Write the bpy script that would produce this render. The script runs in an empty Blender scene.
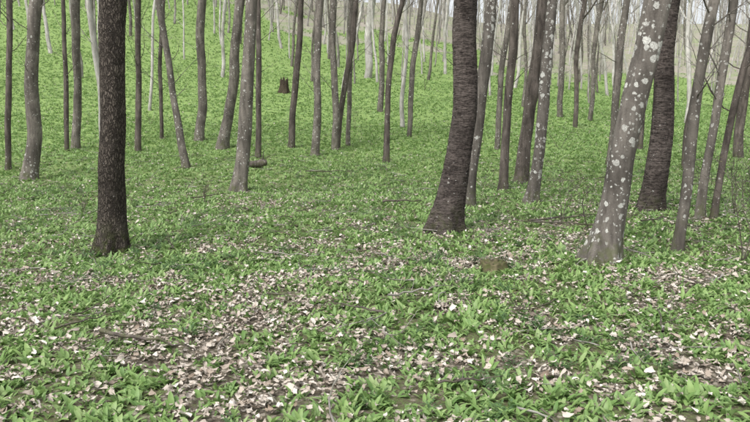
import bpy, math, random
import numpy as np
from mathutils import Vector, Matrix
random.seed(7); R=np.random.default_rng(7)
S=bpy.context.scene
# ---------------------------------------------------------------- noise / terrain
_T=[np.random.default_rng(100+i).random((256,256)) for i in range(6)]
def vn(x,y,k=0):
    T=_T[k]; x=np.asarray(x,float); y=np.asarray(y,float)
    xi=np.floor(x).astype(int); yi=np.floor(y).astype(int); fx=x-xi; fy=y-yi
    fx=fx*fx*(3-2*fx); fy=fy*fy*(3-2*fy)
    a=T[xi%256,yi%256]; b=T[(xi+1)%256,yi%256]; c=T[xi%256,(yi+1)%256]; d=T[(xi+1)%256,(yi+1)%256]
    return (a*(1-fx)+b*fx)*(1-fy)+(c*(1-fx)+d*fx)*fy
def fbm(x,y,k=0):
    return (vn(x,y,k)+.5*vn(x*2.1+9,y*2.1+4,(k+1)%6)+.25*vn(x*4.3+3,y*4.3+7,(k+2)%6))/1.75
PY=[-400,0,9,14,20,30,40,60,80,100,130,200,400]
PL=[0,0,0,.12,.5,2.2,4.5,10.2,16,21,27,32,34]
PC=[0,0,0,.1,.4,1.5,3.0,6.8,12.0,17.5,24,31,34]
PR=[0,0,0,.05,.2,.8,1.6,4.0,8.4,13.5,20,28,32]
_ys=np.arange(-400,401,1.0)
def _prof(p):
    v=np.interp(_ys,PY,p); k=np.exp(-np.arange(-8,9)**2/(2*2.2**2)); k/=k.sum()
    return np.convolve(np.pad(v,8,mode='edge'),k,mode='valid')
_L,_C,_R=_prof(PL),_prof(PC),_prof(PR)
def sm(a,b,x):
    t=np.clip((x-a)/(b-a),0,1); return t*t*(3-2*t)
def H(x,y):
    x=np.asarray(x,float); y=np.asarray(y,float)
    l=np.interp(y,_ys,_L); c=np.interp(y,_ys,_C); r=np.interp(y,_ys,_R)
    tl=sm(0,24,-x); tr=sm(0,24,x)
    z=c+(l-c)*tl+(r-c)*tr
    return z+(fbm(x*.5+50,y*.5+50,0)-.5)*.10+(fbm(x*.13+20,y*.13+20,2)-.5)*.3
def green(x,y):
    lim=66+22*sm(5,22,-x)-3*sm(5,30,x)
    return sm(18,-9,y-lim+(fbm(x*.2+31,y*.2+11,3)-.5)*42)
def litter(x,y):
    g=fbm(x*1.5+70,y*1.5+13,1)*.4+fbm(x*4.6+20,y*4.6+33,4)*.6
    near=sm(17,4.5,y)
    v=sm(.49,.67,g)*(.26+.48*near)
    for cx,cy,s,a in [(-.65,6.1,.6,.7),(1.75,5.9,.95,.7),(-2.1,4.4,1.1,.6),(-.9,3.7,1.0,.6),(2.4,3.9,.9,.5),(3.1,7.2,.9,.5),(.4,6.6,.6,.45),(-3.2,5.2,.8,.45),(.1,3.5,.8,.5),(1.2,4.5,.8,.4),(-2.2,7.6,.8,.35),(1.1,9.0,1.1,.4),(3.6,9.6,1.4,.4),(-1.8,11,1.5,.35)]:
        v=v+a*np.exp(-((x-cx)**2+((y-cy)*1.2)**2)/(s*s))*sm(.42,.60,g)
    return np.clip(v,0,1)
# ---------------------------------------------------------------- camera
CH=1.6+float(H(0,0)); F=650.0; P=math.radians(8)
cam=bpy.data.cameras.new("camera"); co=bpy.data.objects.new("camera",cam); S.collection.objects.link(co)
co.location=(0,0,CH); co.rotation_euler=(math.radians(90)-P,0,0)
cam.sensor_width=36; cam.lens=36*F/750; cam.clip_end=2000; cam.clip_start=.05; S.camera=co
def ray(px,py):
    a=(px-375)/F; b=(211-py)/F
    return np.array([a, math.cos(P)+b*math.sin(P), -math.sin(P)+b*math.cos(P)])
def ground_hit(px,py):
    d=ray(px,py); t=1.5
    while t<250:
        p=d*t
        if CH+p[2]<H(p[0],p[1]): break
        t*=1.004
    return p[0],p[1],float(H(p[0],p[1])),t
def at_depth(px,py,y0):
    d=ray(px,py); t=y0/d[1]; return d[0]*t, CH+d[2]*t, t
# ---------------------------------------------------------------- material helpers
def newmat(name):
    m=bpy.data.materials.new(name); m.use_nodes=True; nt=m.node_tree; nt.nodes.clear(); return m,nt
class N:
    def __init__(s,nt): s.nt=nt
    def add(s,t,**k):
        n=s.nt.nodes.new(t)
        for a,b in k.items(): setattr(n,a,b)
        return n
    def link(s,a,b): s.nt.links.new(a,b)
    def put(s,sock,v):
        if hasattr(v,'node') : s.link(v,sock)
        else: sock.default_value=v
    def math(s,op,a,b=0.0,clamp=False):
        n=s.add('ShaderNodeMath',operation=op,use_clamp=clamp); s.put(n.inputs[0],a); s.put(n.inputs[1],b); return n.outputs[0]
    def mix(s,f,a,b,blend='MIX'):
        n=s.add('ShaderNodeMix',data_type='RGBA',blend_type=blend); s.put(n.inputs[0],f)
        for i,v in ((6,a),(7,b)): s.put(n.inputs[i],v if hasattr(v,'node') else (*v,1))
        return n.outputs[2]
    def noise(s,vec,scale,detail=4,rough=.55,dist=0):
        n=s.add('ShaderNodeTexNoise'); n.inputs['Scale'].default_value=scale; n.inputs['Detail'].default_value=detail
        n.inputs['Roughness'].default_value=rough; n.inputs['Distortion'].default_value=dist
        if vec is not None: s.link(vec,n.inputs['Vector'])
        return n.outputs[0]
    def ramp(s,v,a,b,lo=0.,hi=1.):
        n=s.add('ShaderNodeMapRange',interpolation_type='SMOOTHSTEP'); s.put(n.inputs[0],v)
        n.inputs[1].default_value=a; n.inputs[2].default_value=b; n.inputs[3].default_value=lo; n.inputs[4].default_value=hi
        return n.outputs[0]
    def scale(s,vec,sc):
        n=s.add('ShaderNodeVectorMath',operation='MULTIPLY'); s.link(vec,n.inputs[0]); n.inputs[1].default_value=sc; return n.outputs[0]
    def vor(s,vec,scale,feature='F1'):
        n=s.add('ShaderNodeTexVoronoi',feature=feature); n.inputs['Scale'].default_value=scale; s.link(vec,n.inputs['Vector']); return n
    def out(s,sh):
        o=s.add('ShaderNodeOutputMaterial'); s.link(sh,o.inputs[0])
    def bsdf(s,col,rough=.85,bump=None,bs=.5,bd=.02,spec=.2):
        b=s.add('ShaderNodeBsdfPrincipled'); s.put(b.inputs['Base Color'],col if hasattr(col,'node') else (*col,1))
        s.put(b.inputs['Roughness'],rough); b.inputs['Specular IOR Level'].default_value=spec
        if bump is not None:
            n=s.add('ShaderNodeBump'); n.inputs['Strength'].default_value=bs; n.inputs['Distance'].default_value=bd
            s.link(bump,n.inputs['Height']); s.link(n.outputs[0],b.inputs['Normal'])
        return b.outputs[0]
def bark(name,dark,light,kind,lich=.0,moss=.6,film=.3,fine=.42):
    m,nt=newmat(name); n=N(nt)
    tc=n.add('ShaderNodeTexCoord'); oi=n.add('ShaderNodeObjectInfo')
    off=n.add('ShaderNodeVectorMath',operation='ADD'); n.link(tc.outputs['Object'],off.inputs[0])
    n.link(n.math('MULTIPLY',oi.outputs['Random'],37.0),off.inputs[1]); v=off.outputs[0]
    big=n.noise(v,1.6,3)
    dv=n.add('ShaderNodeVectorMath',operation='ADD'); nn=n.add('ShaderNodeTexNoise'); nn.inputs['Scale'].default_value=22; nn.inputs['Detail'].default_value=4
    n.link(v,nn.inputs['Vector']); n.link(n.scale(nn.outputs['Color'],(.055,.055,.055)),dv.inputs[0]); n.link(v,dv.inputs[1])
    if kind=='oak':
        w=n.scale(dv.outputs[0],(1,1,.2)); e=n.vor(w,46,'DISTANCE_TO_EDGE'); ns=n.noise(w,50,5,.7,.3); fn=n.noise(v,120,3,.7)
        h=n.math('ADD',n.ramp(e.outputs[0],0,.3),n.math('MULTIPLY',ns,1.1)); h=n.math('ADD',h,n.math('MULTIPLY',fn,.4)); f=n.ramp(h,.6,1.9)
        bs,bd=1.,.02
    elif kind=='cherry':
        w=n.scale(v,(1,1,5)); ns=n.noise(w,7,6,.72,.25); w2=n.scale(v,(1,1,4)); n2=n.noise(w2,20,4,.65,.2); n3=n.noise(n.scale(v,(1,1,.3)),38,4,.7)
        h=n.math('ADD',n.math('MULTIPLY',ns,.9),n.math('MULTIPLY',n2,.8)); h=n.math('ADD',h,n.math('MULTIPLY',n3,.4)); f=n.ramp(h,.85,1.28)
        bs,bd=1.0,.03
    else:
        w=n.scale(v,(1,1,.22)); ns=n.noise(w,14,5,.6,.3); n2=n.noise(v,60,3,.7)
        h=n.math('ADD',ns,n.math('MULTIPLY',n2,.35)); f=n.ramp(h,.4,.95)
        bs,bd=.6,.012
    c=n.mix(f,dark,light)
    c=n.mix(n.ramp(big,.35,.7,0,.5),c,tuple(x*.6 for x in dark),'MIX')
    c=n.mix(n.ramp(n.noise(v,4,4,.65),.5,.72,0,film),c,tuple(min(.5,x*1.5+.03) for x in light))
    if lich>0:
        for sc,am in ((14,.50),(30,fine)):
            vo=n.vor(dv.outputs[0],sc); sp=n.add('ShaderNodeSeparateColor'); n.link(vo.outputs['Color'],sp.inputs[0])
            th=n.math('MULTIPLY',n.math('POWER',sp.outputs[0],1.8),am*lich)
            th=n.math('MULTIPLY',th,n.ramp(n.noise(v,2.3,2),.33,.58,.5,1.2))
            k=n.ramp(n.math('SUBTRACT',th,vo.outputs['Distance']),-.03,.06)
            mott=n.mix(n.ramp(n.noise(v,90,2),.3,.7),(.30,.30,.28),(.62,.62,.58))
            c=n.mix(n.math('MULTIPLY',k,n.ramp(sp.outputs[1],0,1,.55,.95)),c,mott)
    sx=n.add('ShaderNodeSeparateXYZ'); n.link(tc.outputs['Object'],sx.inputs[0])
    mz=n.math('MULTIPLY',n.ramp(sx.outputs['Z'],.5,.02),n.ramp(n.noise(v,11,4),.42,.62,0,moss))
    c=n.mix(mz,c,(.075,.09,.03))
    n.out(n.bsdf(c,.9,h,bs,bd,.15)); return m
M_oak=bark('oak_bark',(.034,.028,.024),(.17,.145,.122),'oak',.2,.7,.15)
M_cherry=bark('cherry_bark',(.025,.020,.018),(.165,.138,.125),'cherry',.35,.35,.15)
M_lich=bark('hornbeam_bark_lichen',(.068,.06,.053),(.19,.172,.153),'smooth',1.12,.6,.18,.36)
M_horn=bark('hornbeam_bark',(.074,.066,.058),(.22,.198,.173),'smooth',.7,.6)
M_dark=bark('dark_bark',(.044,.037,.033),(.16,.137,.12),'smooth',.45,.5,.2)
M_pale=bark('pale_beech_haze_bark',(.28,.265,.245),(.60,.58,.545),'smooth',.3,.4)  # whitish bark; on the distant trees the paleness stands in for haze
M_mid=bark('grey_beech_haze_bark',(.16,.148,.135),(.40,.375,.345),'smooth',.4,.4)  # lighter grey bark, painting in some haze where distant trees use it
def leafmat(name,cols,trans=.35,rough=.5,dk=.35):
    m,nt=newmat(name); n=N(nt); oi=n.add('ShaderNodeObjectInfo'); g=n.add('ShaderNodeNewGeometry')
    cr=n.add('ShaderNodeValToRGB'); el=cr.color_ramp.elements
    while len(el)<len(cols): el.new(.5)
    for i,cc in enumerate(cols): el[i].position=i/(len(cols)-1); el[i].color=(*cc,1)
    r=n.math('FRACT',n.math('ADD',oi.outputs['Random'],n.math('MULTIPLY',g.outputs['Random Per Island'],.6)))
    n.link(r,cr.inputs[0]); c=cr.outputs[0]
    tc=n.add('ShaderNodeTexCoord')
    c=n.mix(n.ramp(n.noise(tc.outputs['Object'],35,3),.3,.7,0,dk),c,n.mix(.5,c,(.02,.03,.01)))
    p=n.bsdf(c,rough,spec=.35)
    if trans>0:
        t=n.add('ShaderNodeBsdfTranslucent'); n.link(c,t.inputs[0])
        mx=n.add('ShaderNodeMixShader'); mx.inputs[0].default_value=trans; n.link(p,mx.inputs[1]); n.link(t.outputs[0],mx.inputs[2]); p=mx.outputs[0]
    n.out(p); return m
M_garlic=leafmat('wild_garlic_leaf',[(.13,.235,.07),(.21,.34,.105),(.28,.41,.14),(.155,.27,.085),(.34,.45,.19),(.19,.32,.105)],.35,.5,.2)
M_dkherb=leafmat('dark_herb_leaf',[(.06,.12,.045),(.10,.18,.065),(.075,.14,.055)],.2)
M_dead=leafmat('dead_leaf',[(.18,.145,.115),(.38,.335,.285),(.52,.47,.415),(.28,.23,.185),(.44,.39,.335),(.62,.575,.52),(.34,.29,.24),(.24,.185,.14)],0,.8,.3)
# ---------------------------------------------------------------- ground
def make_ground():
    n=420; s=np.linspace(-1,1,n); w=30*s+420*np.sign(s)*np.abs(s)**4
    X,Y=np.meshgrid(w,w+9,indexing='ij'); Z=H(X,Y)
    co_=np.stack([X,Y,Z],-1).reshape(-1,3)
    i=np.arange(n*n).reshape(n,n); q=np.stack([i[:-1,:-1],i[1:,:-1],i[1:,1:],i[:-1,1:]],-1).reshape(-1,4)
    me=bpy.data.meshes.new('forest_ground'); me.vertices.add(n*n); me.vertices.foreach_set('co',co_.ravel())
    me.loops.add(q.size); me.loops.foreach_set('vertex_index',q.ravel().astype(np.int32))
    me.polygons.add(len(q)); me.polygons.foreach_set('loop_start',(np.arange(len(q))*4).astype(np.int32))
    me.update(calc_edges=True); me.polygons.foreach_set('use_smooth',np.ones(len(q),bool))
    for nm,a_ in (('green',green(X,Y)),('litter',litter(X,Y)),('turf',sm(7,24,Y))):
        a=me.attributes.new(nm,'FLOAT','POINT'); a.data.foreach_set('value',a_.ravel().astype(np.float32))
    ob=bpy.data.objects.new('forest_ground',me); S.collection.objects.link(ob)
    m,nt=newmat('forest_floor'); k=N(nt); tc=k.add('ShaderNodeTexCoord'); v=tc.outputs['Object']
    ag=k.add('ShaderNodeAttribute',attribute_name='green'); al=k.add('ShaderNodeAttribute',attribute_name='litter'); at=k.add('ShaderNodeAttribute',attribute_name='turf')
    vo=k.vor(v,28); sp=k.add('ShaderNodeSeparateColor'); k.link(vo.outputs['Color'],sp.inputs[0])
    lit=k.mix(sp.outputs[0],(.13,.105,.08),(.44,.39,.33)); lit=k.mix(k.ramp(vo.outputs['Distance'],.25,.7,0,.85),lit,(.055,.045,.033))
    soil=k.mix(k.noise(v,18,6,.75),(.035,.034,.02),(.16,.145,.09)); soil=k.mix(k.ramp(sp.outputs[1],.66,.74,0,.8),soil,lit)
    soil=k.mix(k.ramp(k.noise(v,45,3,.7),.46,.6,0,.65),soil,(.12,.185,.055))
    grn=k.mix(k.noise(v,9,8,.8),(.085,.15,.045),(.28,.385,.13))
    grn=k.mix(k.ramp(k.noise(v,12,5,.75),.57,.66,0,.5),grn,(.38,.35,.27))
    near=k.mix(at.outputs['Fac'],soil,grn)
    c=k.mix(k.ramp(al.outputs['Fac'],.15,.8,0,.9),near,lit)
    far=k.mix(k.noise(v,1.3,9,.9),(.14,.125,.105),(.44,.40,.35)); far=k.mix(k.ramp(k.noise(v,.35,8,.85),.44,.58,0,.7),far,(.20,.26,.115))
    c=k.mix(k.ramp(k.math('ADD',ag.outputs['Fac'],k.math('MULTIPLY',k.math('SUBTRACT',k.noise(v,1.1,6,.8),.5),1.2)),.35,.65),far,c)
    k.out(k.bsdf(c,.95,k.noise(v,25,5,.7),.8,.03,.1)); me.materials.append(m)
make_ground()
# ---------------------------------------------------------------- mesh builder
class MB:
    def __init__(s): s.v=[]; s.f=[]; s.mi=[]
    def tube(s,pts,rad,seg=6,mod=None,mat=0,cap=True):
        pts=[Vector(p) for p in pts]; b=len(s.v); n=len(pts)
        d=(pts[1]-pts[0]).normalized(); u=d.orthogonal().normalized() if abs(d.z)<.8 else Vector((1,0,0)); u=(u-d*u.dot(d)).normalized()
        for i in range(n):
            if i<n-1: dd=(pts[i+1]-pts[i]).normalized()
            u=(u-dd*u.dot(dd)).normalized(); w=dd.cross(u)
            for j in range(seg):
                a=2*math.pi*j/seg; r=rad[i]*(mod(a,i,pts[i]) if mod else 1)
                s.v.append(pts[i]+u*(math.cos(a)*r)+w*(math.sin(a)*r))
        for i in range(n-1):
            for j in range(seg):
                k=(j+1)%seg; s.f.append((b+i*seg+j,b+i*seg+k,b+(i+1)*seg+k,b+(i+1)*seg+j)); s.mi.append(mat)
        if cap: s.f.append(tuple(b+(n-1)*seg+j for j in range(seg))); s.mi.append(mat)
        return b
    def mesh(s,name,mats,smooth=True):
        me=bpy.data.meshes.new(name); me.from_pydata([tuple(x) for x in s.v],[],s.f); 
        for m in mats: me.materials.append(m)
        me.polygons.foreach_set('material_index',s.mi); me.polygons.foreach_set('use_smooth',[smooth]*len(s.f)); me.update(); return me
    def obj(s,name,mats,loc=(0,0,0),smooth=True,link=True):
        o=bpy.data.objects.new(name,s.mesh(name,mats,smooth)); o.location=loc
        if link: S.collection.objects.link(o)
        return o
def branch(mb,p,d,L,r,lev,rng,seg=5,tips=None,nsub=(4,3)):
    n=5 if lev<2 else 3; pts=[Vector(p)]; rad=[r]; d=Vector(d).normalized()
    for i in range(n):
        d=(d+Vector((rng.uniform(-.25,.25),rng.uniform(-.25,.25),rng.uniform(-.05,.28)))).normalized()
        pts.append(pts[-1]+d*L/n); rad.append(r*(1-.85*(i+1)/n))
    mb.tube(pts,rad,max(3,seg-lev),cap=False)
    if lev<len(nsub):
        for k in range(nsub[lev]):
            t=rng.uniform(.25,.95)*n; i=min(int(t),n-1); q=pts[i].lerp(pts[i+1],t-i)
            sd=(pts[i+1]-pts[i]).normalized(); o=sd.orthogonal(); o.rotate(Matrix.Rotation(rng.uniform(0,6.28),3,sd))
            branch(mb,q,sd*.8+o*rng.uniform(.5,1.0),L*rng.uniform(.35,.6),max(.003,rad[i]*.55),lev+1,rng,seg,tips,nsub)
    elif tips is not None: tips.append(pts[-1])
def tree(name,zs,xs,rs,mat,height,rng,seg=20,dz=.1,flare=.5,limbs=12,limb_from=.38,ydrift=0.,burl=None,nsub=(4,3),loc=(0,0,0),link=True,lobes=5,rough=0.,wob=.35,low=0):
    mb=MB(); zt=zs[-1]; sl=(xs[-1]-xs[-2])/max(.05,zs[-1]-zs[-2]); sl=max(-.25,min(.25,sl))
    fine=np.arange(-.25,min(zt+1.5,height),dz); up=np.arange(fine[-1]+.5,height,.6); Z=np.concatenate([fine,up])
    xw=np.where(Z<=zt,np.interp(Z,zs,xs),xs[-1]+sl*3*(1-np.exp(-(Z-zt)/3)))
    if len(fine)>8:
        kk=np.exp(-np.arange(-5,6)**2/(2*(0.22/dz)**2)); kk/=kk.sum()
        lo=np.convolve(np.pad(xw[:len(fine)],5,mode='reflect',reflect_type='odd'),kk,mode='valid'); xw[:len(fine)]=lo
    rw=np.where(Z<=zt,np.interp(Z,zs,rs),rs[-1]*np.clip(1-(Z-zt)/max(.1,height-zt),0.03,1)**.8)
    r0=rs[0]; ph=[rng.uniform(0,6.28) for _ in range(6)]; wa=r0*wob
    pts=[(xw[i]+(wa*.5*math.sin(Z[i]*1.3+ph[4])+.12*wa*math.sin(Z[i]*3.7+ph[1]))*min(1,max(0,Z[i])), ydrift*Z[i]+wa*math.sin(Z[i]*.9+ph[0])*min(1,max(0,Z[i])), Z[i]) for i in range(len(Z))]
    rn=[rng.uniform(-1,1) for _ in range(4096)]
    def mod(a,i,p):
        z=max(0,p.z); e=math.exp(-z/(.9*r0+.04))
        k=1+flare*e*(.55+.45*math.cos(lobes*a+ph[1])+.25*math.cos(2*a+ph[2]))
        k+=.035*math.sin(3*a+ph[2]+z*1.1)+.03*math.sin(2*a+ph[3]-z*2.3)+.02*math.sin(5*a+z*5+ph[0])+.015*math.sin(z*9+a+ph[5])
        if rough: k+=rough*rn[(i*131+int(a*8)*17)%4096]
        if burl: 
            bz,ba,bh,bw=burl; k+=bh*math.exp(-((z-bz)/bw)**2)*max(0,math.cos(a-ba))**2
        return k
    mb.tube(pts,rw,seg,mod)
    V=[Vector(p) for p in pts]
    for k in range(limbs):
        z=height*(limb_from+(0.97-limb_from)*(k+rng.random())/limbs); i=int(np.argmin(abs(Z-z)))
        a=rng.uniform(0,6.28); e=rng.uniform(.5,1.3); fr=1-(z/height-limb_from)/(1-limb_from)
        branch(mb,V[i],(math.cos(a),math.sin(a),e),(.8+2.8*fr)*rng.uniform(.6,1.1)*height/15,max(.008,rw[i]*.42),0,rng,5,None,nsub)
    for k in range(low):   # thin epicormic shoots lower on the stem
        i=int(np.argmin(abs(Z-height*rng.uniform(.12,.40)))); a=rng.uniform(0,6.28)
        branch(mb,V[i],(math.cos(a),math.sin(a),rng.uniform(.2,1.1)),rng.uniform(.5,1.7),.012,1,rng,5,None,(0,4))
    return mb.obj(name,[mat],loc,True,link)
TR=[
('oak_tree',M_oak,[(112,253,29),(114,200,27),(117,140,26),(115,70,26),(113,0,27)],.55,17),
('hornbeam_tree',M_horn,[(28,180,17),(32,140,15),(36,70,13),(38,0,13)],.35,16),
('hornbeam_tree',M_horn,[(76,149,9),(75,90,8),(78,0,9)],.3,15),
('hornbeam_tree',M_dark,[(67,151,5),(66,90,5),(63,0,4)],.2,13),
('beech_tree',M_pale,[(104,146,8),(99,90,7),(90,0,6)],.3,14),
('hornbeam_tree',M_dark,[(138,152,7),(137,90,6),(140,0,6)],.25,15),
('hornbeam_tree',M_horn,[(187,169,9),(181,140,8),(172,100,7),(165,50,7),(160,0,7)],.4,12),
('hornbeam_tree',M_horn,[(199,141,10),(201,80,9),(203,0,9)],.3,16),
('hornbeam_tree',M_dark,[(162,139,4),(160,70,4),(163,0,4)],.2,12),
('hornbeam_tree',M_horn,[(222,149,13),(228,110,11),(236,50,10),(243,0,10)],.3,15),
('hornbeam_tree',M_horn,[(238,193,17),(243,160,15),(248,110,14),(249,50,13),(251,0,12)],.6,15),
('hornbeam_tree',M_dark,[(258,158,6),(260,80,6),(257,0,5)],.3,13),
('hornbeam_tree',M_dark,[(291,148,7),(296,80,7),(301,0,6)],.3,14),
('hornbeam_tree',M_horn,[(315,156,9),(317,100,8),(320,0,8)],.3,15),
('hornbeam_tree',M_horn,[(335,150,8),(335,100,7),(333,0,7)],.35,15),
('hornbeam_tree',M_dark,[(337,148,6),(343,100,6),(352,40,6),(356,0,6)],.3,14),
('hornbeam_tree',M_dark,[(386,163,7),(387,120,6),(391,70,6),(394,35,6),(402,0,5)],.3,13),
('hornbeam_tree',M_horn,[(380,112,6),(382,50,6),(384,0,5)],.2,15),
('beech_tree',M_pale,[(368,78,8),(369,40,8),(371,0,8)],.2,19),
('hornbeam_tree',M_horn,[(409,137,5),(413,70,6),(421,0,5)],.2,14),
('cherry_tree',M_cherry,[(444,231,34),(451,195,30),(457,155,27),(463,105,26),(466,50,25),(468,0,25)],.6,17),
('hornbeam_tree',M_lich,[(468,207,15),(473,160,13),(478,100,13),(484,50,13),(491,0,13)],.35,15),
('hornbeam_tree',M_dark,[(503,191,10),(508,130,9),(511,60,9),(514,0,9)],.4,14),
('cherry_tree',M_dark,[(521,183,15),(527,140,13),(532,90,13),(538,40,13),(542,0,13)],.35,16),
('hornbeam_tree',M_lich,[(531,204,15),(537,165,12),(545,105,12),(549,50,11),(553,0,11)],.4,15),
('hornbeam_tree',M_horn,[(560,117,6),(561,60,6),(564,0,6)],.2,15),
('hornbeam_tree',M_lich,[(600,262,33),(612,215,29),(624,155,27),(636,98,27),(647,48,26),(656,0,27)],.55,17),
('cherry_tree',M_cherry,[(650,211,25),(656,160,23),(663,105,21),(668,50,20),(674,0,20)],.4,16),
('hornbeam_tree',M_horn,[(677,251,12),(683,210,11),(690,155,11),(698,95,11),(707,45,11),(718,0,11)],.4,12),
('hornbeam_tree',M_dark,[(687,168,11),(694,110,11),(702,50,10),(714,0,10)],.3,15),
('hornbeam_tree',M_dark,[(713,219,8),(722,170,7),(732,120,7),(744,70,7),(760,10,6)],.4,11),
('hornbeam_tree',M_horn,[(699,219,10),(706,165,9),(715,100,9),(724,50,9),(733,0,9)],.35,13),
('hornbeam_tree',M_dark,[(738,158,10),(743,100,9),(750,50,9),(757,0,9)],.3,14),
('hornbeam_tree',M_horn,[(610,166,8),(614,100,8),(622,40,8),(628,0,7)],.3,14),
('hornbeam_tree',M_horn,[(590,121,5),(594,60,5),(601,0,5)],.2,14),
('hornbeam_tree',M_dark,[(640,150,6),(644,80,6),(652,0,6)],.2,14),
('hornbeam_tree',M_dark,[(575,128,5),(577,60,5),(584,0,5)],.2,14),
('hornbeam_tree',M_horn,[(497,150,6),(503,60,6),(511,0,6)],.2,14),
('hornbeam_tree',M_dark,[(8,170,6),(10,80,6),(9,0,6)],.3,14),
('hornbeam_tree',M_horn,[(348,146,5),(349,80,5),(352,0,5)],.2,13),
]
feet=[]
for i,(nm,mt,wp,fl,ht) in enumerate(TR):
    x,y,z,t=ground_hit(wp[0][0],wp[0][1]); rng=random.Random(50+i)
    zs,xs,rs=[],[],[]
    for (px,py,w) in wp:
        wx,wz,tt=at_depth(px,py,y); zs.append(max(0,wz-z)); xs.append(wx-x); rs.append(w*.93*.5/F*tt)
    zs[0]=0
    for j in range(1,len(zs)):
        if zs[j]<=zs[j-1]: zs[j]=zs[j-1]+.05
    bl=(zs[2]-.05,5.2,.4,.22) if (nm=='cherry_tree' and mt is M_dark) else None
    big=rs[0]>.12 and y<15
    tree(nm,zs,xs,rs,mt,max(ht,zs[-1]+3),rng,seg=64 if big else 14,dz=.03 if big else .15,flare=fl,limbs=13 if big else 11,burl=bl,loc=(x,y,z),limb_from=.4 if y<26 else .3,
         rough=(.026 if mt in (M_cherry,M_oak) else .004) if big else .02,wob=.35 if big else .6,low=0 if big else 7)
    feet.append((x,y))
# ---------------------------------------------------------------- instancing
def scatter(name,P_,rot,scl,idx,templates):
    col=bpy.data.collections.new(name+'_parts')
    for t in templates: col.objects.link(t)
    me=bpy.data.meshes.new(name); n=len(P_); me.vertices.add(n); me.vertices.foreach_set('co',np.asarray(P_,np.float32).ravel())
    a=me.attributes.new('rot','FLOAT_VECTOR','POINT'); a.data.foreach_set('vector',np.asarray(rot,np.float32).ravel())
    a=me.attributes.new('scl','FLOAT','POINT'); a.data.foreach_set('value',np.asarray(scl,np.float32))
    a=me.attributes.new('idx','INT','POINT'); a.data.foreach_set('value',np.asarray(idx,np.int32))
    ob=bpy.data.objects.new(name,me); S.collection.objects.link(ob)
    g=bpy.data.node_groups.new(name,'GeometryNodeTree'); g.interface.new_socket('Geometry',in_out='INPUT',socket_type='NodeSocketGeometry'); g.interface.new_socket('Geometry',in_out='OUTPUT',socket_type='NodeSocketGeometry')
    A=g.nodes.new; gi=A('NodeGroupInput'); go=A('NodeGroupOutput'); ip=A('GeometryNodeInstanceOnPoints'); ci=A('GeometryNodeCollectionInfo')
    ci.inputs[0].default_value=col; ci.inputs['Separate Children'].default_value=True; ci.inputs['Reset Children'].default_value=True
    def na(nm,dt): q=A('GeometryNodeInputNamedAttribute'); q.data_type=dt; q.inputs[0].default_value=nm; return q.outputs[0]
    er=A('FunctionNodeEulerToRotation'); L=g.links.new
    L(na('rot','FLOAT_VECTOR'),er.inputs[0]); L(er.outputs[0],ip.inputs['Rotation']); L(na('scl','FLOAT'),ip.inputs['Scale']); L(na('idx','INT'),ip.inputs['Instance Index'])
    ip.inputs['Pick Instance'].default_value=True; L(ci.outputs[0],ip.inputs['Instance']); L(gi.outputs[0],ip.inputs['Points']); L(ip.outputs[0],go.inputs[0])
    md=ob.modifiers.new('scatter','NODES'); md.node_group=g
    return ob
def blade(mb,base,az,tilt,L,W,bend,ns=4,fold=.25,mat=0):
    b=len(mb.v); p=Vector(base); a=tilt; h=Vector((math.cos(az),math.sin(az),0)); sd=Vector((-math.sin(az),math.cos(az),0))
    for i in range(ns+1):
        t=i/ns; w=W*.5*(math.sin(math.pi*min(1,t*.86+.14))**.8 if i<ns else .04)
        if i==0: w=W*.1
        d=h*math.cos(a)+Vector((0,0,1))*math.sin(a); nrm=(-h*math.sin(a)+Vector((0,0,1))*math.cos(a))
        mb.v+= [p+sd*w+nrm*w*fold*1.2, p.copy(), p-sd*w+nrm*w*fold*1.2]
        p=p+d*L/ns; a-=bend/ns
    for i in range(ns):
        for j in (0,1):
            mb.f.append((b+i*3+j,b+i*3+j+1,b+i*3+j+4,b+i*3+j+3)); mb.mi.append(mat)
def garlic(k):
    rng=random.Random(900+k); mb=MB()
    for i in range(rng.randint(3,6)):
        az=rng.uniform(0,6.28); rr=rng.uniform(0,.07)
        blade(mb,(rr*math.cos(az*3),rr*math.sin(az*3),-.01),az,rng.uniform(.55,1.4),rng.uniform(.055,.115),rng.uniform(.021,.037),rng.uniform(.4,1.4),4)
    return mb.obj('wild_garlic_clump',[M_garlic],link=False)
def herb(k):
    rng=random.Random(300+k); mb=MB()
    for i in range(12):
        az=rng.uniform(0,6.28); L=rng.uniform(.05,.12); el=rng.uniform(.3,1.2)
        for j in range(4):
            s_=.3+.7*j/3; b=(math.cos(az)*math.cos(el)*L*s_,math.sin(az)*math.cos(el)*L*s_,math.sin(el)*L*s_)
            blade(mb,b,az+rng.uniform(-1.2,1.2),rng.uniform(-.1,.6),.035,.012,.5,2)
    return mb.obj('dark_herb',[M_dkherb],link=False)
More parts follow.
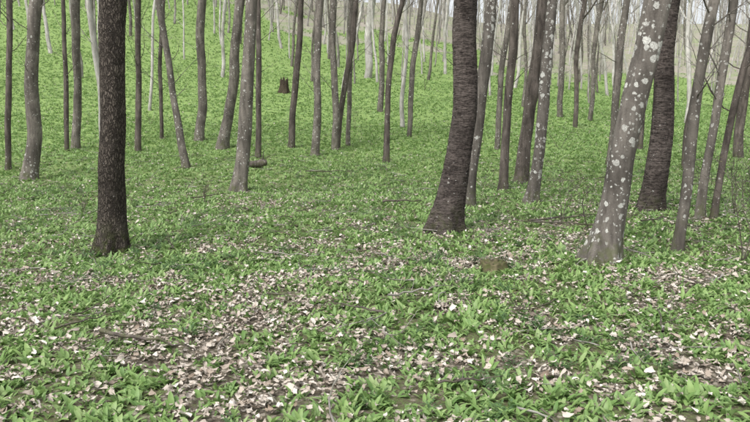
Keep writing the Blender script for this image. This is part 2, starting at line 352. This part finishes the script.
def dead(k):
    rng=random.Random(600+k); mb=MB(); nu,nv=7,4; L=rng.uniform(.03,.062); W=L*rng.uniform(.4,.8); cu=rng.uniform(-1,1)*.016; cv=rng.uniform(-.3,1)*.011; tw=rng.uniform(-.009,.009)
    cut=rng.uniform(0,.35) if k%3==0 else 0; skew=rng.uniform(-.35,.35)
    for i in range(nu+1):
        t=i/nu; w=W*.5*max(.03,math.sin(math.pi*(cut+(1-cut)*t)**.85)**.7)*(1+.4*rng.uniform(-1,1)); yo=rng.uniform(-1,1)*W*.1
        for j in range(nv+1):
            s_=j/nv*2-1
            mb.v.append(Vector(((t-.5)*L+skew*s_*w+rng.uniform(-.002,.002),s_*w+yo,.008+cu*(t-.5)**2*4+cv*abs(s_)**1.5+tw*s_*(t-.5)*2+rng.uniform(-.002,.002))))
    for i in range(nu):
        for j in range(nv):
            a=i*(nv+1)+j; mb.f.append((a,a+1,a+nv+2,a+nv+1)); mb.mi.append(0)
    return mb.obj('dead_leaf',[M_dead],link=False)
def fan(n,y0,y1):
    y=np.sqrt(R.uniform(y0*y0,y1*y1,n)); x=R.uniform(-1,1,n)*(.62*y+1.2); return x,y
def place(x,y,lift=0): return np.stack([x,y,H(x,y)+lift],-1)
def keep_clear(x,y,rad=.2):
    m=np.ones(len(x),bool)
    for fx,fy in feet[:]:
        if fy<14: m&=((x-fx)**2+(y-fy)**2)>rad*rad
    return m
XS,YS,SC=[],[],[]
for (y0,y1,dens,sc) in ((1.8,7,430,.76),(7,14,230,.84),(14,28,85,.98),(28,48,36,1.15),(48,95,8,1.7)):
    area=(.62*(y1*y1-y0*y0)+2.4*(y1-y0)); n=int(area*dens); x,y=fan(n,y0,y1)
    l=litter(x,y); pr=green(x,y)*(1-.72*sm(.3,.9,l))
    if y1<15: pr=pr*(.42+.58*sm(.3,.48,fbm(x*2.6+5,y*2.6+90,5)))
    m=(R.random(n)<pr)&keep_clear(x,y,.16); XS.append(x[m]); YS.append(y[m]); SC.append(sc*R.uniform(.55,1.35,m.sum()))
x=np.concatenate(XS); y=np.concatenate(YS); n=len(x)
scatter('wild_garlic_carpet',place(x,y),np.stack([R.normal(0,.12,n),R.normal(0,.12,n),R.uniform(0,6.28,n)],-1),np.concatenate(SC),R.integers(0,12,n),[garlic(k) for k in range(12)])
x,y=fan(5000,1.8,18); m=(R.random(len(x))<sm(.5,.68,fbm(x*.8+40,y*.8+3,2)))&keep_clear(x,y); x,y=x[m],y[m]; n=len(x)
scatter('dark_herb_patch',place(x,y),np.stack([R.normal(0,.1,n),R.normal(0,.1,n),R.uniform(0,6.28,n)],-1),R.uniform(.6,1.1,n),R.integers(0,4,n),[herb(k) for k in range(4)])
XS,YS,SC=[],[],[]
for (y0,y1,dens,base,sc) in ((1.8,8,1050,.07,.95),(8,15,420,.10,1.0),(15,30,70,.18,1.1),(30,60,10,.25,1.4)):
    area=(.62*(y1*y1-y0*y0)+2.4*(y1-y0)); n=int(area*dens); x,y=fan(n,y0,y1); l=litter(x,y)
    m=(R.random(n)<base+(1-base)*l**1.15)&keep_clear(x,y,.15); XS.append(x[m]); YS.append(y[m]); SC.append(sc*R.uniform(.45,1.35,m.sum()))
x=np.concatenate(XS); y=np.concatenate(YS); n=len(x); sc=np.concatenate(SC)
scatter('fallen_leaf_litter',place(x,y,R.uniform(0.002,.04,n)*np.clip(sc,.7,2)),np.stack([R.normal(0,.3,n),R.normal(0,.3,n),R.uniform(0,6.28,n)],-1),sc,R.integers(0,18,n),[dead(k) for k in range(18)])
def twig(k):
    rng=random.Random(k+70); mb=MB(); branch(mb,(0,0,.01),(1,0,-.1),.4,.006,1,rng,5,None,(0,2)); 
    return mb.obj('fallen_twig',[(M_dark,M_mid)[k%2]],link=False)
x,y=fan(1200,1.8,20); n=len(x)
scatter('fallen_twigs',place(x,y,.045),np.stack([R.uniform(0,6.28,n),R.normal(0,.08,n),R.uniform(0,6.28,n)],-1),R.uniform(.4,1.6,n),R.integers(0,6,n),[twig(k) for k in range(6)])
# distant trees, distance haze put into their paler bark colours
def dtree(k):
    rng=random.Random(k+4000); h=rng.uniform(13,19); r=rng.uniform(.05,.13); c=rng.uniform(-1.2,1.2)
    zs=[0,2,5,9]; xs=[0,.15*c,.7*c,1.1*c+rng.uniform(-.4,.4)]; rs=[r*1.15,r,r*.9,r*.7]
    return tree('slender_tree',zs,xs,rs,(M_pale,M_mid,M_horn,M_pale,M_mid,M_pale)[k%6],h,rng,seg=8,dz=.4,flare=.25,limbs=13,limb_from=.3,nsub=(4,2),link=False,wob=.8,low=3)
x,y=[],[]
def addt(n,y0,y1,x0,x1,mind):
    c=0;tr=0
    while c<n and tr<n*40:
        tr+=1; a=R.uniform(x0,x1); b=R.uniform(y0,y1)
        if abs(a)>.62*abs(b)+8: continue
        if any((a-p)**2+(b-q)**2<mind*mind for p,q in zip(x,y)): continue
        if any((a-p)**2+(b-q)**2<2.2 for p,q in feet): continue
        x.append(a); y.append(b); c+=1
addt(28,27,45,-34,34,2.2); addt(90,45,66,-50,50,1.6); addt(360,66,105,-75,75,1.3); addt(380,105,160,-108,108,1.7); addt(8,-24,-6,-18,18,4)  # last group: unseen trees behind the camera, added to dapple the light
x=np.array(x); y=np.array(y); n=len(x)
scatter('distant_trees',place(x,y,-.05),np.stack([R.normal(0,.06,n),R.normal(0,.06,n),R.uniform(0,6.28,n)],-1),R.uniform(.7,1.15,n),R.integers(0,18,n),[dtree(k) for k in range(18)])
def brush(k):
    rng=random.Random(k+8000); mb=MB()
    for i in range(6):
        a=rng.uniform(0,6.28); branch(mb,(rng.uniform(-.4,.4),rng.uniform(-.4,.4),-.1),(math.cos(a)*.35,math.sin(a)*.35,1),rng.uniform(1.4,3.0),.018,0,rng,4,None,(4,2))
    return mb.obj('bare_shrub',[M_horn if k%2 else M_mid],link=False)
x=R.uniform(-80,80,700); y=R.uniform(52,120,700); m=(abs(x)<.62*y+5)&(R.random(700)<1.1-green(x,y))&(R.random(700)<.35+fbm(x*.1,y*.1,1)); x,y=x[m],y[m]; n=len(x)
scatter('bare_understory_shrubs',place(x,y),np.stack([np.zeros(n),np.zeros(n),R.uniform(0,6.28,n)],-1),R.uniform(.35,1.1,n),R.integers(0,4,n),[brush(k) for k in range(4)])
# ---------------------------------------------------------------- deadwood, stumps, saplings
def fallen_branch(px,py,ang,L,r,mat,seed,nsub=(3,2)):
    X,Y,Z,t=ground_hit(px,py); rng=random.Random(seed); mb=MB(); n=8; pts=[];rad=[]
    dx,dy=math.cos(ang),math.sin(ang)
    for i in range(n+1):
        s_=(i/n-.5)*L; a=X+dx*s_+rng.uniform(-.02,.02)*L; b=Y+dy*s_+rng.uniform(-.02,.02)*L
        pts.append(Vector((a-X,b-Y,float(H(a,b))-Z+r+.06+rng.uniform(0,.03)))); rad.append(r*(1-.7*i/n))
    mb.tube(pts,rad,7)
    for k in range(nsub[0]):
        i=rng.randint(2,n-1); a=ang+rng.choice((-1,1))*rng.uniform(.4,1); branch(mb,pts[i],(math.cos(a),math.sin(a),.12),L*.3,rad[i]*.6,1,rng,5,None,(0,nsub[1]))
    mb.obj('fallen_branch',[mat],(X,Y,Z))
for a in [(148,352,-.35,.75,.016,M_dark,1),(402,206,.1,.7,.02,M_dark,2),(212,200,.5,.8,.014,M_dark,3),(575,222,.4,1.6,.014,M_dark,4),(660,330,1.2,.6,.010,M_dark,5),(355,318,2.6,.5,.010,M_dark,6),(330,175,.2,1.2,.018,M_dark,7),(545,228,2.8,1.3,.012,M_dark,8),(90,330,.9,.5,.009,M_dark,9),(470,395,.3,.4,.008,M_dark,10),(660,225,.6,.9,.012,M_dark,11),(290,262,-.3,.7,.01,M_mid,12),(420,300,.5,.6,.01,M_mid,13)]: fallen_branch(*a)
def stump(name,px,py,r,h,mat,seed,jag=.5,tilt=0,flare=.6):
    X,Y,Z,t=ground_hit(px,py); rng=random.Random(seed); mb=MB(); seg=28; ph=[rng.uniform(0,6.28) for _ in range(4)]
    zz=[-.35,0,.08*h,.2*h,.4*h,.6*h,.8*h,h]
    top=[1-jag*abs(math.sin(j*1.7+ph[0])*math.cos(j*.9+ph[1])) for j in range(seg)]
    for i,z in enumerate(zz):
        for j in range(seg):
            a=2*math.pi*j/seg; rr=r*(1+flare*math.exp(-max(0,z)/(.3*h))*(.5+.5*math.cos(4*a+ph[2]))+.08*math.sin(6*a+ph[3])+.05*math.sin(11*a))
            mb.v.append(Vector((math.cos(a)*rr,math.sin(a)*rr,(z*top[j] if z>0 else z))))
    for i in range(len(zz)-1):
        for j in range(seg):
            k=(j+1)%seg; mb.f.append((i*seg+j,i*seg+k,(i+1)*seg+k,(i+1)*seg+j)); mb.mi.append(0)
    b=len(mb.v)
    for j in range(seg):
        a=2*math.pi*j/seg; mb.v.append(Vector((math.cos(a)*r*.6,math.sin(a)*r*.6,h*(.45+.2*rng.random()))))
    mb.v.append(Vector((0,0,h*.4))); t0=(len(zz)-1)*seg
    for j in range(seg):
        k=(j+1)%seg; mb.f.append((t0+j,t0+k,b+k,b+j)); mb.mi.append(0); mb.f.append((b+j,b+k,b+seg)); mb.mi.append(0)
    o=mb.obj(name,[mat],(X,Y,Z)); o.rotation_euler=(tilt,tilt*.5,0); return o
M_rot=bark('rotten_wood',(.05,.038,.03),(.19,.145,.11),'oak',0,.4)
M_moss=bark('mossy_wood',(.05,.04,.025),(.16,.14,.08),'smooth',0,.7)
stump('mossy_tree_stump',493,271,.12,.11,M_moss,3,.4)
stump('broken_tree_stump',284,93,.22,1.0,M_rot,5,.6,.08,.9)
X,Y,Z,t=ground_hit(258,168); mb=MB(); rng=random.Random(4)
pts=[(-.25+.07*i,.02*math.sin(i),.07+.012*i) for i in range(8)]
mb.tube(pts,[.08,.10,.10,.105,.095,.10,.09,.07],14,lambda a,i,p:1+.08*math.sin(3*a+i)+.05*math.sin(7*a))
mb.f.append(tuple(range(13,-1,-1))); mb.mi.append(0)
branch(mb,(.1,0,.13),(.5,0,.9),.35,.03,1,rng,6,None,(0,1)); mb.obj('fallen_log',[M_dark],(X,Y,Z))
M_bud=leafmat('young_leaf',[(.16,.24,.05),(.26,.33,.09),(.30,.26,.12)],.4)
def sapling(px,py,h,stems,seed,lean=(0,0)):
    X,Y,Z,t=ground_hit(px,py); rng=random.Random(seed); mb=MB(); tips=[]
    for k in range(stems):
        a=rng.uniform(0,6.28); branch(mb,(0,0,-.03),(math.cos(a)*.35+lean[0],math.sin(a)*.35+lean[1],1),h*rng.uniform(.6,1),.008,0,rng,6,tips,(5,3))
    for p in tips:
        for q in range(2): blade(mb,p,rng.uniform(0,6.28),rng.uniform(-.2,1),rng.uniform(.012,.03),.009,.5,2,.2,1)
    mb.obj('sapling',[M_dark,M_bud],(X,Y,Z))
for a in [(742,262,1.1,3,1),(752,240,1.3,3,2),(560,226,.7,2,3,(.3,0)),(590,232,.8,2,4,(-.3,0)),(519,318,.3,1,5),(205,204,.45,3,6),(700,200,1.2,2,7),(85,215,.4,2,8),(560,150,1.6,2,9),(480,128,2,2,10),(425,90,2.5,3,11),(735,215,1.4,3,12),(355,130,1.5,2,13),(150,125,1.8,2,14)]: sapling(*a)
# ---------------------------------------------------------------- light
EL,AZ=math.radians(55),math.radians(215)
w=bpy.data.worlds.new("World"); S.world=w; w.use_nodes=True; nt=w.node_tree; bg=nt.nodes['Background']
sk=nt.nodes.new('ShaderNodeTexSky'); sk.sky_type='NISHITA'; sk.sun_disc=False; sk.sun_elevation=EL; sk.sun_rotation=AZ; sk.air_density=1.0; sk.dust_density=5; sk.ozone_density=.6
hs=nt.nodes.new('ShaderNodeHueSaturation'); hs.inputs['Saturation'].default_value=.2; hs.inputs['Value'].default_value=1.85; nt.links.new(sk.outputs[0],hs.inputs['Color']); nt.links.new(hs.outputs[0],bg.inputs[0]); bg.inputs[1].default_value=.15
sl=bpy.data.lights.new('sun','SUN'); sl.energy=1.5; sl.angle=math.radians(18); sl.color=(1,.97,.92)
so=bpy.data.objects.new('sun',sl); S.collection.objects.link(so)
d=Vector((math.sin(AZ)*math.cos(EL),math.cos(AZ)*math.cos(EL),math.sin(EL))); so.rotation_euler=d.to_track_quat('Z','Y').to_euler(); so.location=d*50
S.view_settings.view_transform='Standard'; S.view_settings.look='None'; S.view_settings.exposure=0
